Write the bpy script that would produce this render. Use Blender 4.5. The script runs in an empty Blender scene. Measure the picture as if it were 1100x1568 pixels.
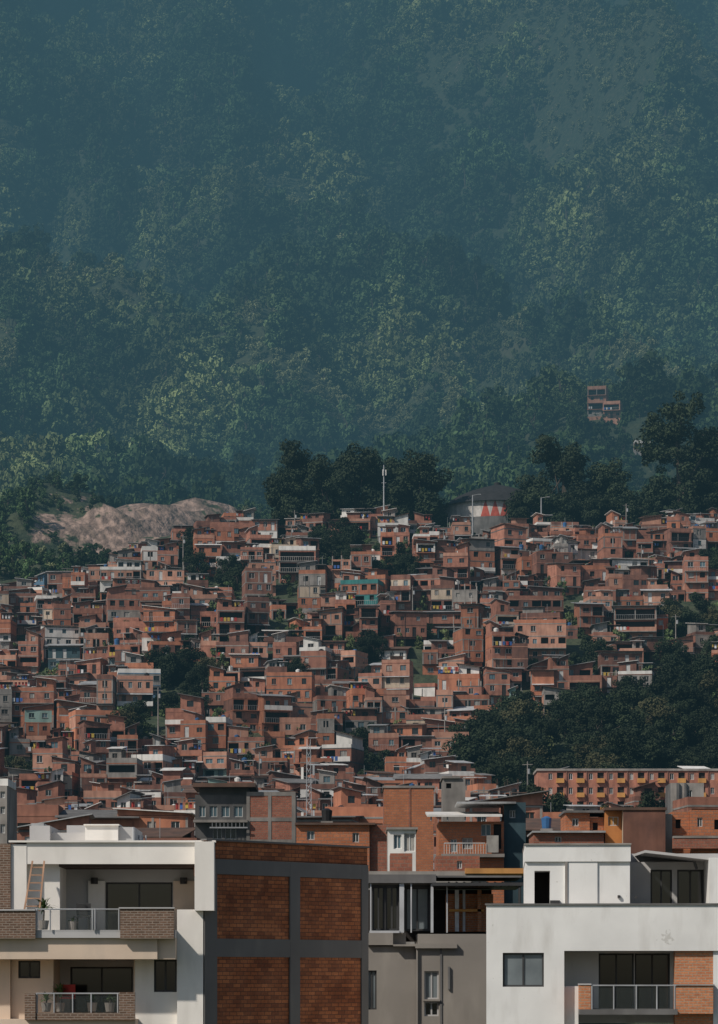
import bpy, math, random
import numpy as np
from mathutils import Vector, noise, Matrix
rng = random.Random(7)
nr = np.random.RandomState(3)
scene = bpy.context.scene
F = 4600.0; CX = 550.0; HZ = 1500.0     # focal length / principal bearing / horizon in reference px

# ---------------------------------------------------------------- materials
def nodes_of(name):
    m = bpy.data.materials.new(name); m.use_nodes = True
    nt = m.node_tree; b = nt.nodes['Principled BSDF']
    return m, nt, b
def mixc(nt, fac, a, b, mode='MIX'):
    n = nt.nodes.new('ShaderNodeMix'); n.data_type = 'RGBA'; n.blend_type = mode
    for s, val in ((0, fac), (6, a), (7, b)):
        if isinstance(val, (int, float)): n.inputs[s].default_value = val
        elif isinstance(val, tuple): n.inputs[s].default_value = (*val, 1) if len(val) == 3 else val
        else: nt.links.new(val, n.inputs[s])
    return n.outputs[2]
def mathn(nt, op, a, b=0.0, c=None):
    n = nt.nodes.new('ShaderNodeMath'); n.operation = op
    for i, val in enumerate((a, b) if c is None else (a, b, c)):
        if isinstance(val, (int, float)): n.inputs[i].default_value = val
        else: nt.links.new(val, n.inputs[i])
    return n.outputs[0]
def maprange(nt, v, a, b, c, d):
    n = nt.nodes.new('ShaderNodeMapRange'); nt.links.new(v, n.inputs[0])
    for i, x in enumerate((a, b, c, d)): n.inputs[i+1].default_value = x
    return n.outputs[0]
def noisen(nt, vec, scale, detail=4, stretch=None):
    if stretch:
        mp = nt.nodes.new('ShaderNodeMapping'); mp.inputs['Scale'].default_value = stretch
        nt.links.new(vec, mp.inputs[0]); vec = mp.outputs[0]
    n = nt.nodes.new('ShaderNodeTexNoise'); n.inputs['Scale'].default_value = scale; n.inputs['Detail'].default_value = detail
    nt.links.new(vec, n.inputs['Vector']); return n.outputs[0]
def simple(name, c1, c2=None, scale=0.8, rough=0.85, vary=0.25, stain=0.35, metal=0.0, bump=0.0, spec=0.3):
    m, nt, b = nodes_of(name)
    if c2 is None: c2 = tuple(x*0.75 for x in c1)
    tc = nt.nodes.new('ShaderNodeTexCoord'); P = tc.outputs['Object']
    n1 = noisen(nt, P, scale, 5)
    col = mixc(nt, maprange(nt, n1, 0.35, 0.65, 0, 1), c1, c2)
    if stain:
        n2 = noisen(nt, P, 1.3, 4, (1.0, 1.0, 0.22))
        f = maprange(nt, n2, 0.42, 0.75, 1.0, 1.0-stain)
        col = mixc(nt, 1.0, col, f, 'MULTIPLY')
    if vary:
        oi = nt.nodes.new('ShaderNodeObjectInfo')
        f = maprange(nt, oi.outputs['Random'], 0, 1, 1-vary, 1+vary*0.7)
        col = mixc(nt, 1.0, col, f, 'MULTIPLY')
    nt.links.new(col, b.inputs['Base Color'])
    b.inputs['Roughness'].default_value = rough; b.inputs['Metallic'].default_value = metal
    b.inputs['Specular IOR Level'].default_value = spec
    if bump:
        bn = nt.nodes.new('ShaderNodeBump'); bn.inputs['Strength'].default_value = bump; bn.inputs['Distance'].default_value = 0.03
        nt.links.new(noisen(nt, P, scale*9, 6), bn.inputs['Height']); nt.links.new(bn.outputs[0], b.inputs['Normal'])
    return m
def brickmat(name, c1, c2, mortar, bw=0.4, rh=0.2, ms=0.018, patch=(1, 1, 1), bias=0.0, patchamt=0.6):
    m, nt, b = nodes_of(name)
    tc = nt.nodes.new('ShaderNodeTexCoord'); sep = nt.nodes.new('ShaderNodeSeparateXYZ'); nt.links.new(tc.outputs['Object'], sep.inputs[0])
    cb = nt.nodes.new('ShaderNodeCombineXYZ')
    nt.links.new(mathn(nt, 'ADD', sep.outputs[0], sep.outputs[1]), cb.inputs[0]); nt.links.new(sep.outputs[2], cb.inputs[1])
    br = nt.nodes.new('ShaderNodeTexBrick'); nt.links.new(cb.outputs[0], br.inputs['Vector'])
    br.inputs['Color1'].default_value = (*c1, 1); br.inputs['Color2'].default_value = (*c2, 1); br.inputs['Mortar'].default_value = (*mortar, 1)
    br.inputs['Scale'].default_value = 1; br.inputs['Mortar Size'].default_value = ms; br.inputs['Bias'].default_value = bias
    br.inputs['Brick Width'].default_value = bw; br.inputs['Row Height'].default_value = rh
    n = noisen(nt, tc.outputs['Object'], 0.9, 6)
    col = mixc(nt, maprange(nt, n, 0.35, 0.65, 0, patchamt), br.outputs['Color'], patch, 'MULTIPLY')
    n2 = noisen(nt, tc.outputs['Object'], 14, 4)
    col = mixc(nt, 1.0, col, maprange(nt, n2, 0.3, 0.7, 0.82, 1.15), 'MULTIPLY')
    nt.links.new(col, b.inputs['Base Color']); b.inputs['Roughness'].default_value = 0.9; b.inputs['Specular IOR Level'].default_value = 0.2
    bn = nt.nodes.new('ShaderNodeBump'); bn.inputs['Strength'].default_value = 0.6; bn.inputs['Distance'].default_value = 0.02; bn.invert = True
    nt.links.new(br.outputs['Fac'], bn.inputs['Height']); nt.links.new(bn.outputs[0], b.inputs['Normal'])
    return m
def foliage(name, c1, c2, vary=0.35, wscale=0.012, c3=None):
    m, nt, b = nodes_of(name)
    g = nt.nodes.new('ShaderNodeNewGeometry'); oi = nt.nodes.new('ShaderNodeObjectInfo')
    n = noisen(nt, g.outputs['Position'], wscale, 6, (1, .45, .45) if c3 else None)
    n2 = noisen(nt, g.outputs['Position'], 0.5, 3)
    col = mixc(nt, maprange(nt, n2, 0.35, 0.65, 0, 1), c1, c2)
    if c3:
        col = mixc(nt, maprange(nt, n, 0.48, 0.60, 0, 1), col, c3)
        n3 = noisen(nt, g.outputs['Position'], .016, 4, (1, .3, .3)); col = mixc(nt, 1.0, col, maprange(nt, n3, .36, .64, .42, 1.6), 'MULTIPLY')  # stretched tone bands: varied vegetation, with gully shading painted into the colour
    else: col = mixc(nt, 1.0, col, maprange(nt, n, 0.35, 0.65, 0.75, 1.25), 'MULTIPLY')
    col = mixc(nt, 1.0, col, maprange(nt, oi.outputs['Random'], 0, 1, 1-vary, 1+vary), 'MULTIPLY')
    nt.links.new(col, b.inputs['Base Color']); b.inputs['Roughness'].default_value = 0.8; b.inputs['Specular IOR Level'].default_value = 0.15
    return m

BR = [simple('brick_rose', (0.43, 0.195, 0.13), (0.32, 0.142, 0.10), 0.7, vary=.34),
      simple('brick_orange', (0.49, 0.20, 0.112), (0.39, 0.155, 0.092), 0.6, vary=.34),
      simple('brick_brown', (0.26, 0.122, 0.085), (0.165, 0.082, 0.063), 0.7, vary=.34),
      simple('brick_tan', (0.54, 0.29, 0.20), (0.42, 0.212, 0.148), 0.5, vary=.3),
      simple('brick_rose_dark', (0.29, 0.128, 0.09), (0.44, 0.195, 0.13), 0.9, vary=.34)]
CONC = simple('concrete', (0.35, 0.32, 0.29), (0.24, 0.22, 0.20), 0.6)
CONCD = simple('concrete_dark', (0.16, 0.155, 0.15), (0.11, 0.107, 0.105), 0.6)
WHITE = simple('white_paint', (0.82, 0.79, 0.74), (0.70, 0.68, 0.64), 0.4, stain=0.3, vary=0.2)
CREAM = simple('cream_paint', (0.60, 0.48, 0.37), (0.52, 0.42, 0.31), 0.4)
TEAL = simple('teal_paint', (0.06, 0.27, 0.25), (0.05, 0.2, 0.2), 0.4)
SLATE = simple('slate_blue_render', (0.055, 0.10, 0.12), (0.045, 0.08, 0.095), 0.4)
GREENP = simple('mint_paint', (0.34, 0.50, 0.44), (0.27, 0.4, 0.36), 0.4)
OCHRE = simple('ochre_paint', (0.58, 0.30, 0.09), (0.48, 0.23, 0.08), 0.4)
BLUEP = simple('blue_paint', (0.13, 0.24, 0.34), (0.10, 0.18, 0.27), 0.4)
REDP = simple('red_orange_paint', (0.62, 0.12, 0.04), None, 0.4)
ZINC = simple('zinc_sheet', (0.60, 0.61, 0.61), (0.38, 0.38, 0.38), 0.5, rough=0.5, vary=0.45, stain=0.4)
RUST = simple('rusty_sheet', (0.18, 0.105, 0.075), (0.11, 0.075, 0.06), 0.7, rough=0.8)
FIBRE = simple('fibre_cement_sheet', (0.22, 0.21, 0.20), (0.145, 0.14, 0.135), 0.5)
GLASS = simple('window_glass', (0.022, 0.028, 0.031), None, 0.5, rough=0.15, vary=0.3, stain=0, spec=0.4)
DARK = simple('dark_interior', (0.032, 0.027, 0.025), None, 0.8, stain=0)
CURT = simple('curtain', (0.42, 0.40, 0.36), (0.3, 0.28, 0.26), 2.0)
BLUEG = simple('bluish_window_glass', (0.12, 0.19, 0.22), None, 0.5, rough=0.2, stain=0)
FRAME = simple('window_frame', (0.62, 0.62, 0.6), None, 1, stain=0.1)
METAL = simple('painted_metal', (0.05, 0.05, 0.05), None, 1, stain=0, rough=0.5)
METALL = simple('light_steel', (0.45, 0.46, 0.47), None, 1, stain=0.1, rough=0.45)
TANKB = simple('black_tank_plastic', (0.03, 0.03, 0.032), None, 1, stain=0, rough=0.45)
TANKU = simple('blue_tank_plastic', (0.05, 0.15, 0.33), None, 1, stain=0, rough=0.45)
CLOTH = [simple('cloth_%s' % n, c, None, 3, stain=0) for n, c in (('white', (0.7, 0.7, 0.7)), ('red', (0.45, 0.05, 0.04)), ('blue', (0.06, 0.14, 0.4)), ('yellow', (0.6, 0.42, 0.08)))]
BARK = simple('bark', (0.10, 0.08, 0.06), (0.06, 0.048, 0.038), 1.5, bump=0.3)
PALEBARK = simple('pale_bark', (0.50, 0.48, 0.44), (0.38, 0.36, 0.33), 1.5)
LEAFD = foliage('tree_leaves', (0.016, 0.025, 0.014), (0.032, 0.043, 0.020), 0.3)
LEAFY = foliage('tree_leaves_bronze', (0.05, 0.052, 0.025), (0.07, 0.066, 0.032), 0.3)
LEAFM = foliage('forest_leaves', (0.040, 0.070, 0.030), (0.070, 0.110, 0.042), 0.55, 0.0055, (0.165, 0.195, 0.080))
LEAFG = foliage('meadow_leaves', (0.16, 0.185, 0.085), (0.22, 0.235, 0.12), 0.3, 0.02)

# ---------------------------------------------------------------- mesh builder
class MB:
    def __init__(s): s.v = []; s.f = []; s.m = []; s.mats = []
    def mi(s, mat):
        if mat not in s.mats: s.mats.append(mat)
        return s.mats.index(mat)
    def poly(s, pts, mat):
        i = len(s.v); s.v.extend([tuple(p) for p in pts]); s.f.append(tuple(range(i, i+len(pts)))); s.m.append(s.mi(mat))
    def box(s, x0, x1, y0, y1, z0, z1, mat):
        i = len(s.v)
        s.v += [(x0,y0,z0),(x1,y0,z0),(x1,y1,z0),(x0,y1,z0),(x0,y0,z1),(x1,y0,z1),(x1,y1,z1),(x0,y1,z1)]
        k = s.mi(mat)
        for q in ((0,3,2,1),(4,5,6,7),(0,1,5,4),(1,2,6,5),(2,3,7,6),(3,0,4,7)):
            s.f.append(tuple(i+a for a in q)); s.m.append(k)
    def hexa(s, p, mat):   # 8 points bottom(4) top(4)
        i = len(s.v); s.v += [tuple(a) for a in p]; k = s.mi(mat)
        for q in ((0,3,2,1),(4,5,6,7),(0,1,5,4),(1,2,6,5),(2,3,7,6),(3,0,4,7)):
            s.f.append(tuple(i+a for a in q)); s.m.append(k)
    def beam(s, p, q, r0, mat, r1=None, n=5, cap=True):
        p = Vector(p); q = Vector(q); r1 = r0 if r1 is None else r1
        d = (q-p).normalized(); a = d.orthogonal().normalized(); b = d.cross(a)
        i = len(s.v); k = s.mi(mat)
        for c, r in ((p, r0), (q, r1)):
            for j in range(n):
                t = 2*math.pi*j/n; s.v.append(tuple(c+a*(math.cos(t)*r)+b*(math.sin(t)*r)))
        for j in range(n):
            s.f.append((i+j, i+(j+1) % n, i+n+(j+1) % n, i+n+j)); s.m.append(k)
        if cap:
            s.f.append(tuple(i+j for j in range(n))[::-1]); s.m.append(k)
            s.f.append(tuple(i+n+j for j in range(n))); s.m.append(k)
    def wall(s, p0, d, L, z0, z1, mat, ops=()):
        n = (d[1], -d[0])
        def P(u, v, dep=0.0): return (p0[0]+d[0]*u-n[0]*dep, p0[1]+d[1]*u-n[1]*dep, v)
        def Q(u0, u1, v0, v1, m, dep=0.0): s.poly([P(u0,v0,dep), P(u1,v0,dep), P(u1,v1,dep), P(u0,v1,dep)], m)
        us = sorted({0.0, L} | {o[0] for o in ops} | {o[1] for o in ops}); zs = sorted({z0, z1} | {o[2] for o in ops} | {o[3] for o in ops})
        if not ops: Q(0, L, z0, z1, mat)
        else:
            for i in range(len(us)-1):
                run = None
                for j in range(len(zs)-1):
                    uc = (us[i]+us[i+1])/2; vc = (zs[j]+zs[j+1])/2
                    inside = any(o[0] < uc < o[1] and o[2] < vc < o[3] for o in ops)
                    if not inside:
                        if run is None: run = zs[j]
                    if inside and run is not None:
                        Q(us[i], us[i+1], run, zs[j], mat); run = None
                if run is not None: Q(us[i], us[i+1], run, zs[-1], mat)
        for o in ops:
            u0, u1, v0, v1 = o[:4]; kind = o[4]; pane = o[5] if len(o) > 5 else GLASS; fm = o[6] if len(o) > 6 else FRAME
            r = o[7] if len(o) > 7 else {'win': 0.14, 'open': 0.3, 'deep': 1.2, 'door': 0.12}[kind]
            for a, b in (((u0,v0),(u1,v0)), ((u1,v0),(u1,v1)), ((u1,v1),(u0,v1)), ((u0,v1),(u0,v0))):
                s.poly([P(a[0],a[1]), P(b[0],b[1]), P(b[0],b[1],r), P(a[0],a[1],r)][::-1], mat)
            Q(u0, u1, v0, v1, pane, r)
            if kind == 'win':
                t = 0.06; e = r-0.035
                Q(u0,u0+t,v0,v1,fm,e); Q(u1-t,u1,v0,v1,fm,e); Q(u0+t,u1-t,v0,v0+t,fm,e); Q(u0+t,u1-t,v1-t,v1,fm,e)
                um = (u0+u1)/2; Q(um-t/2,um+t/2,v0+t,v1-t,fm,e)
    def finish(s, name, loc=(0,0,0), rz=0.0, parent=None):
        me = bpy.data.meshes.new(name); me.from_pydata(s.v, [], s.f)
        for m in s.mats: me.materials.append(m)
        me.polygons.foreach_set('material_index', s.m); me.update()
        ob = bpy.data.objects.new(name, me); scene.collection.objects.link(ob)
        ob.location = loc; ob.rotation_euler = (0, 0, rz)
        if parent: ob.parent = parent
        return ob
def empty(name, loc=(0,0,0), rz=0.0):
    e = bpy.data.objects.new(name, None); scene.collection.objects.link(e); e.location = loc; e.rotation_euler = (0,0,rz); e.empty_display_size = 0.5
    return e

# ---------------------------------------------------------------- terrain
YS = [-400, 120, 200, 300, 400, 480, 540, 600, 660, 720, 760, 800, 880, 1000, 1100, 1500, 2200, 3000, 4000, 4600, 5200, 9000]
ZS = [-17, -17, -13, 3, 14, 23, 33, 55, 79, 102, 112, 116, 123, 146, 172, 262, 464, 782, 1304, 1640, 1850, 2000]
def sm(t): t = max(0.0, min(1.0, t)); return t*t*(3-2*t)
def g2(x, y, cx, cy, sx, sy): return math.exp(-((x-cx)/sx)**2-((y-cy)/sy)**2)
def rib(x, y):    # spurs and gullies running down the mountain
    w = 60*noise.noise(Vector((x/500, y/420, 4.4)))
    u = (x+w+0.10*(y-1500))/(105+y*0.02)
    a = 1-2*abs(noise.noise(Vector((u, y/1100, 2.2))))*1.6
    return a+0.45*noise.noise(Vector((u*2.7, y/350, 6.1)))
def hgt(x, y):
    z = float(np.interp(y, YS, ZS))
    if 500 < y < 1100: z -= 15*sm((-34-x)/44)*sm((y-540)/120)*(1-sm((y-770)/80))
    if 250 < y < 1000: z += 3.5*noise.noise(Vector((x/45, y/45, 3.1)))*sm((y-250)/150)
    if 780 < y < 1100: z += 7*noise.fractal(Vector((x/24, y/24, 8.1)), 0.8, 2.2, 5)*sm((y-800)/40)*(1-sm((y-1000)/100))
    z += 17*g2(x, y, -94, 885, 34, 32) + 13*g2(x, y, -52, 915, 28, 28)
    z += 42*g2(x, y, 100, 1070, 75, 75)
    if y > 950:
        a = sm((y-950)/500)
        n = noise.fractal(Vector((x/300, y/560, 1.7)), 0.9, 2.1, 4)
        z += a*(50*n*(y/2300+0.2) - 12)
        z += sm((y-1000)/500)*58*(rib(x, y)-.3)*(y/3000+.4)
        z += 30*g2(x, y, -8, 1800, 75, 80)
        ax, ay, bx, by = 40, 3700, 380, 2900
        t = max(0, min(1, ((x-ax)*(bx-ax)+(y-ay)*(by-ay))/((bx-ax)**2+(by-ay)**2)))
        d = math.hypot(x-ax-t*(bx-ax), y-ay-t*(by-ay)); z += 85*math.exp(-(d/110)**2)
    return z
def bare(x, y):   # quarry scar
    v = g2(x, y, -54, 880, 20, 46)*1.7 + 0.95*g2(x, y, -84, 862, 9, 9) + 0.7*g2(x, y, -110, 862, 8, 6)
    return v + 0.45*noise.fractal(Vector((x/8, y/12, 0)), .8, 2.1, 3)
def proj(x, y, z): return CX+F*x/y, HZ-F*z/y
def locate(px, py, y0=300, y1=764):
    y = y0
    while y < y1:
        x = (px-CX)/F*y; z = hgt(x, y)
        if HZ-F*z/y <= py: return x, y, z
        y += 2.0
    x = (px-CX)/F*y1; return x, y1, hgt(x, y1)

xs = np.concatenate([np.array([-9000,-5000,-3000,-2000,-1400,-1000]), np.arange(-760,-200,16), np.arange(-200,200,5.0), np.arange(200,780,16), np.array([1000,1400,2000,3000,5000,9000])])
ys = np.concatenate([np.array([-9000,-4000,-1500,-400,0,60,120,160]), np.arange(200,420,12.0), np.arange(420,1120,5.0), np.arange(1120,4800,24.0), np.array([4900,5100,5600,6500,9000])])
V = []; bw = []
for y in ys:
    for x in xs:
        V.append((x, y, hgt(x, y))); bw.append(max(0, min(1, bare(x, y))))
nx = len(xs); Fc = [(j*nx+i, j*nx+i+1, (j+1)*nx+i+1, (j+1)*nx+i) for j in range(len(ys)-1) for i in range(nx-1)]
me = bpy.data.meshes.new('ground'); me.from_pydata(V, [], Fc); me.polygons.foreach_set('use_smooth', [True]*len(Fc))
at = me.attributes.new('bare', 'FLOAT', 'POINT'); at.data.foreach_set('value', bw)
m, nt, b = nodes_of('ground')
g = nt.nodes.new('ShaderNodeNewGeometry'); P = g.outputs['Position']
col = mixc(nt, maprange(nt, noisen(nt, P, 0.25, 6), 0.4, 0.62, 0, 1), (0.030, 0.046, 0.022), (0.06, 0.072, 0.034))
col = mixc(nt, maprange(nt, noisen(nt, P, 0.03, 5), 0.55, 0.7, 0, 0.4), col, (0.10, 0.085, 0.055))
a = nt.nodes.new('ShaderNodeAttribute'); a.attribute_name = 'bare'
bf = mathn(nt, 'ADD', a.outputs['Fac'], maprange(nt, noisen(nt, P, 0.35, 6), 0.3, 0.7, -0.35, 0.35))
dirt = mixc(nt, maprange(nt, noisen(nt, P, 0.5, 7, (1, 1, 0.3)), 0.38, 0.62, 0, 1), (0.48, 0.335, 0.265), (0.21, 0.145, 0.115))
dirt = mixc(nt, maprange(nt, noisen(nt, P, 0.16, 5), 0.50, 0.66, 0, .7), dirt, (0.13, 0.10, 0.07))
col = mixc(nt, maprange(nt, bf, 0.42, 0.62, 0, 1), col, dirt)
nt.links.new(col, b.inputs['Base Color']); b.inputs['Roughness'].default_value = 0.95
bn = nt.nodes.new('ShaderNodeBump'); bn.inputs['Strength'].default_value = 1.0; bn.inputs['Distance'].default_value = 2.0
nt.links.new(noisen(nt, P, 0.3, 6), bn.inputs['Height']); nt.links.new(bn.outputs[0], b.inputs['Normal'])
me.materials.append(m); ground = bpy.data.objects.new('ground', me); scene.collection.objects.link(ground)

# ---------------------------------------------------------------- foliage meshes
def leaves(clumps, per, size, flat=0.8):
    vs = []
    for c, R in clumps:
        n = max(8, int(per*(R*R)))
        d = nr.normal(size=(n, 3)); d /= np.linalg.norm(d, axis=1)[:, None]
        r = R*(0.55+0.5*nr.rand(n)**0.6)
        p = np.array(c)+d*r[:, None]*np.array([1, 1, flat])
        nn = d*0.9+nr.normal(size=(n, 3))*0.55+np.array([0, 0, 0.25]); nn /= np.linalg.norm(nn, axis=1)[:, None]
        t = np.cross(nn, nr.normal(size=(n, 3))); t /= np.linalg.norm(t, axis=1)[:, None]; bt = np.cross(nn, t)
        s = (size*(0.6+0.8*nr.rand(n)))[:, None]
        vs.append(np.stack([p-t*s*0.5-bt*s*0.25, p+t*s*0.1-bt*s*0.45, p+t*s*0.55+bt*s*0.1, p-t*s*0.1+bt*s*0.45], 1).reshape(-1, 3))
    return np.concatenate(vs)
def tree_mesh(name, H, R, base, nclump, per, lsize, leafmat, barkmat=BARK, crad=(0.9, 1.6), seed=0, sink=1.5):
    r = random.Random(seed); mb = MB()
    tr = H*0.022+0.06
    top = Vector((r.uniform(-.05,.05)*H, r.uniform(-.05,.05)*H, H*0.72))
    mid = Vector((top.x*0.3+r.uniform(-.3,.3), top.y*0.3, H*0.36))
    mb.beam((0,0,-sink), mid, tr*1.3, barkmat, tr*0.8, 7); mb.beam(mid, top, tr*0.8, barkmat, tr*0.3, 6)
    cl = []
    hubs = []
    for i in range(8):
        t = r.uniform(0.15, 0.95); st = mid.lerp(top, t) if t > 0.4 else Vector((0, 0, H*0.2)).lerp(mid, t*2)
        an = i*2.4+r.uniform(-.4,.4); zz = base+(H-base)*(i+.7)/9.0
        rr = R*r.uniform(0.45, 0.8)*math.sqrt(max(0.15, 1-((zz-base)/(H-base)*2-0.9)**2*0.7))
        e = Vector((math.cos(an)*rr, math.sin(an)*rr, zz)); mb.beam(st, e, tr*0.45, barkmat, tr*0.12, 5); hubs.append(e)
    hubs.append(top)
    for i in range(nclump):
        h = r.choice(hubs)
        u = Vector((r.gauss(0,1), r.gauss(0,1), r.gauss(0,0.9))).normalized()*R*r.uniform(0.1, 0.5)
        c = h+u; c.z = max(base+0.2, min(H-0.6, c.z))
        q = (c.z-(base+H)/2)/((H-base)/2); lim = R*math.sqrt(max(0.08, 1-q*q*0.85)); rad = math.hypot(c.x, c.y)
        if rad > lim: c.x *= lim/rad; c.y *= lim/rad
        cl.append(((c.x, c.y, c.z), r.uniform(*crad)))
        if i % 3 == 0: mb.beam(h, c, tr*0.15, barkmat, tr*0.05, 3, False)
    lv = leaves(cl, per, lsize); i0 = len(mb.v); mb.v += [tuple(a) for a in lv]; k = mb.mi(leafmat)
    for q in range(len(lv)//4): mb.f.append((i0+4*q, i0+4*q+1, i0+4*q+2, i0+4*q+3)); mb.m.append(k)
    me = bpy.data.meshes.new(name); me.from_pydata(mb.v, [], mb.f)
    for mm in mb.mats: me.materials.append(mm)
    me.polygons.foreach_set('material_index', mb.m); me.update(); return me
def put(name, me, loc, s=1.0, rz=None, sz=None):
    o = bpy.data.objects.new(name, me); scene.collection.objects.link(o); o.location = loc
    o.scale = (s, s, sz or s); o.rotation_euler = (0, 0, rng.uniform(0, 6.28) if rz is None else rz); return o
def scatter(name, pts, scl, coll):
    me = bpy.data.meshes.new(name); me.from_pydata(pts, [], [])
    n = len(pts); rot = np.zeros((n, 3)); rot[:, 2] = nr.rand(n)*6.28; rot[:, 0] = nr.normal(size=n)*0.08
    s = np.array(scl)[:, None]*np.stack([np.ones(n), np.ones(n), 0.75+0.8*nr.rand(n)], 1)
    a = me.attributes.new('rot', 'FLOAT_VECTOR', 'POINT'); a.data.foreach_set('vector', rot.ravel())
    a = me.attributes.new('scl', 'FLOAT_VECTOR', 'POINT'); a.data.foreach_set('vector', s.ravel())
    ob = bpy.data.objects.new(name, me); scene.collection.objects.link(ob)
    ng = bpy.data.node_groups.new(name+'_scatter', 'GeometryNodeTree')
    ng.interface.new_socket('Geometry', in_out='INPUT', socket_type='NodeSocketGeometry'); ng.interface.new_socket('Geometry', in_out='OUTPUT', socket_type='NodeSocketGeometry')
    N = ng.nodes.new; gi = N('NodeGroupInput'); go = N('NodeGroupOutput'); ip = N('GeometryNodeInstanceOnPoints'); ci = N('GeometryNodeCollectionInfo')
    ci.inputs['Collection'].default_value = coll; ci.inputs['Separate Children'].default_value = True; ci.inputs['Reset Children'].default_value = True
    r1 = N('GeometryNodeInputNamedAttribute'); r1.data_type = 'FLOAT_VECTOR'; r1.inputs['Name'].default_value = 'rot'
    s1 = N('GeometryNodeInputNamedAttribute'); s1.data_type = 'FLOAT_VECTOR'; s1.inputs['Name'].default_value = 'scl'
    ip.inputs['Pick Instance'].default_value = True
    L = ng.links.new; L(gi.outputs[0], ip.inputs['Points']); L(ci.outputs[0], ip.inputs['Instance'])
    L(r1.outputs[0], ip.inputs['Rotation']); L(s1.outputs[0], ip.inputs['Scale']); L(ip.outputs[0], go.inputs[0])
    md = ob.modifiers.new('scatter', 'NODES'); md.node_group = ng; return ob
def lib(name, meshes):
    c = bpy.data.collections.new(name)
    for i, me in enumerate(meshes):
        o = bpy.data.objects.new(me.name, me); c.objects.link(o)
    return c
FT = [tree_mesh('forest_tree_type', 6.5+i, 2.7+0.2*(i % 3), 1.2, 13, 24, 0.75, LEAFM, crad=(0.9, 1.5), seed=20+i, sink=3) for i in range(4)]
forest_lib = lib('forest_tree_types', FT)
MT = [tree_mesh('meadow_shrub_type', 5+i, 3.0, 0.6, 11, 22, 0.75, LEAFG, crad=(0.9, 1.5), seed=40+i, sink=2) for i in range(3)]
meadow_lib = lib('meadow_shrub_types', MT)
CLEAR = []
for px, py in ((916, 640), (939, 643), (985, 690), (1096, 690), (1096, 752)):
    CLEAR.append(locate(px, py, 840, 1400))
def meadow(x, y):
    v = 1.2*g2(x, y, -8, 1785, 72, 30)+g2(x, y, 60, 1775, 34, 20)+.9*g2(x, y, 225, 3050, 60, 160)+.8*g2(x, y, 330, 2950, 60, 90)+.8*g2(x, y, 120, 3350, 60, 60)
    return v+max(0, (rib(x, y)-.48))*1.3*sm((y-1200)/300)*(1 if noise.noise(Vector((x/90, y/160, 3.3))) > .0 else 0)
pts = []; scl = []; mp = []; ms_ = []
y = 800.0
while y < 4750:
    s = 5.0+6.5*sm((y-900)/2400)
    w = 0.12*y*1.3+40; n = int(2*w/s)
    for i in range(n):
        x = -w+2*w*(i+rng.random())/n; yy = y+rng.uniform(-.6, .6)*s
        if bare(x, yy) > 0.38: continue
        if yy < 850 and x > -45: continue
        gap = noise.noise(Vector((x/70, yy/70, 5.5))); md = meadow(x, yy)
        sc = s/5.0*rng.choice((.6, .8, 1, 1, 1.15, 1.35, 1.8))
        nearh = any(abs(x-a) < 6 and -16 < yy-b_ < 7 for a, b_, c in CLEAR)
        if nearh: sc = rng.uniform(.25, .42)
        hill = g2(x, yy, -85, 880, 60, 60)
        if hill > .2 or (-75 < x < -38 and yy < 900): sc *= rng.uniform(.22, .55); hill = .5
        elif gap > 0.25: sc *= 0.65
        if -75 < x < -38 and yy < 860: sc = min(sc, .25)
        p_ = (x, yy, hgt(x, yy)-0.5)
        if md+rng.uniform(-.15, .15) > .38 or (hill > .2 and rng.random() < .2):
            mp.append(p_); ms_.append(sc*(.5 if hill < .2 else .8)); continue
        pts.append(p_); scl.append(sc)
        if hill > .2 or nearh:
            for q in range(3):
                a, b_ = x+rng.uniform(-3, 3), yy+rng.uniform(-3, 3)
                if bare(a, b_) < .38: pts.append((a, b_, hgt(a, b_)-.5)); scl.append(rng.uniform(.2, .42))
    y += s*0.85
scatter('mountain_forest', pts, scl, forest_lib); scatter('mountain_meadow_shrubs', mp, ms_, meadow_lib)
print('forest', len(pts), len(mp))

NT = [tree_mesh('broadleaf_tree_a', 11, 5.2, 1.0, 66, 58, 0.42, LEAFD, seed=1), tree_mesh('broadleaf_tree_b', 12, 5.0, 1.2, 66, 58, 0.42, LEAFD, seed=2),
      tree_mesh('broadleaf_tree_c', 10, 5.6, 0.8, 66, 58, 0.42, LEAFD, seed=3), tree_mesh('broadleaf_tree_d', 11, 5.0, 1.0, 60, 56, 0.42, LEAFY, seed=4)]
TALL = [tree_mesh('ridge_tree_a', 20, 7.4, 2.0, 140, 46, 0.52, LEAFD, crad=(1.2, 2.1), seed=11), tree_mesh('ridge_tree_b', 20, 7.0, 1.8, 140, 46, 0.52, LEAFD, crad=(1.2, 2.1), seed=12),
        tree_mesh('eucalyptus', 30, 9.0, 3.0, 160, 42, 0.52, LEAFD, crad=(1.1, 2.2), seed=13)]
def ridge(me, px, pytop, pybase, y, H, name='ridge_tree'):
    x = (px-CX)/F*y; zt = (HZ-pytop)/F*y
    zg = hgt(x, y); s = (zt-zg)/H
    put(name, me, (x, y, zg-0.4), max(s*0.98, .35), sz=s)
ridge(TALL[0], 463, 678, 810, 768, 20.0); ridge(TALL[1], 545, 682, 810, 774, 20.0); ridge(TALL[1], 642, 688, 805, 772, 20.5); ridge(TALL[0], 598, 698, 805, 780, 20.0); ridge(TALL[0], 500, 708, 810, 764, 20.0); ridge(TALL[1], 443, 715, 810, 762, 20.0)
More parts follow.
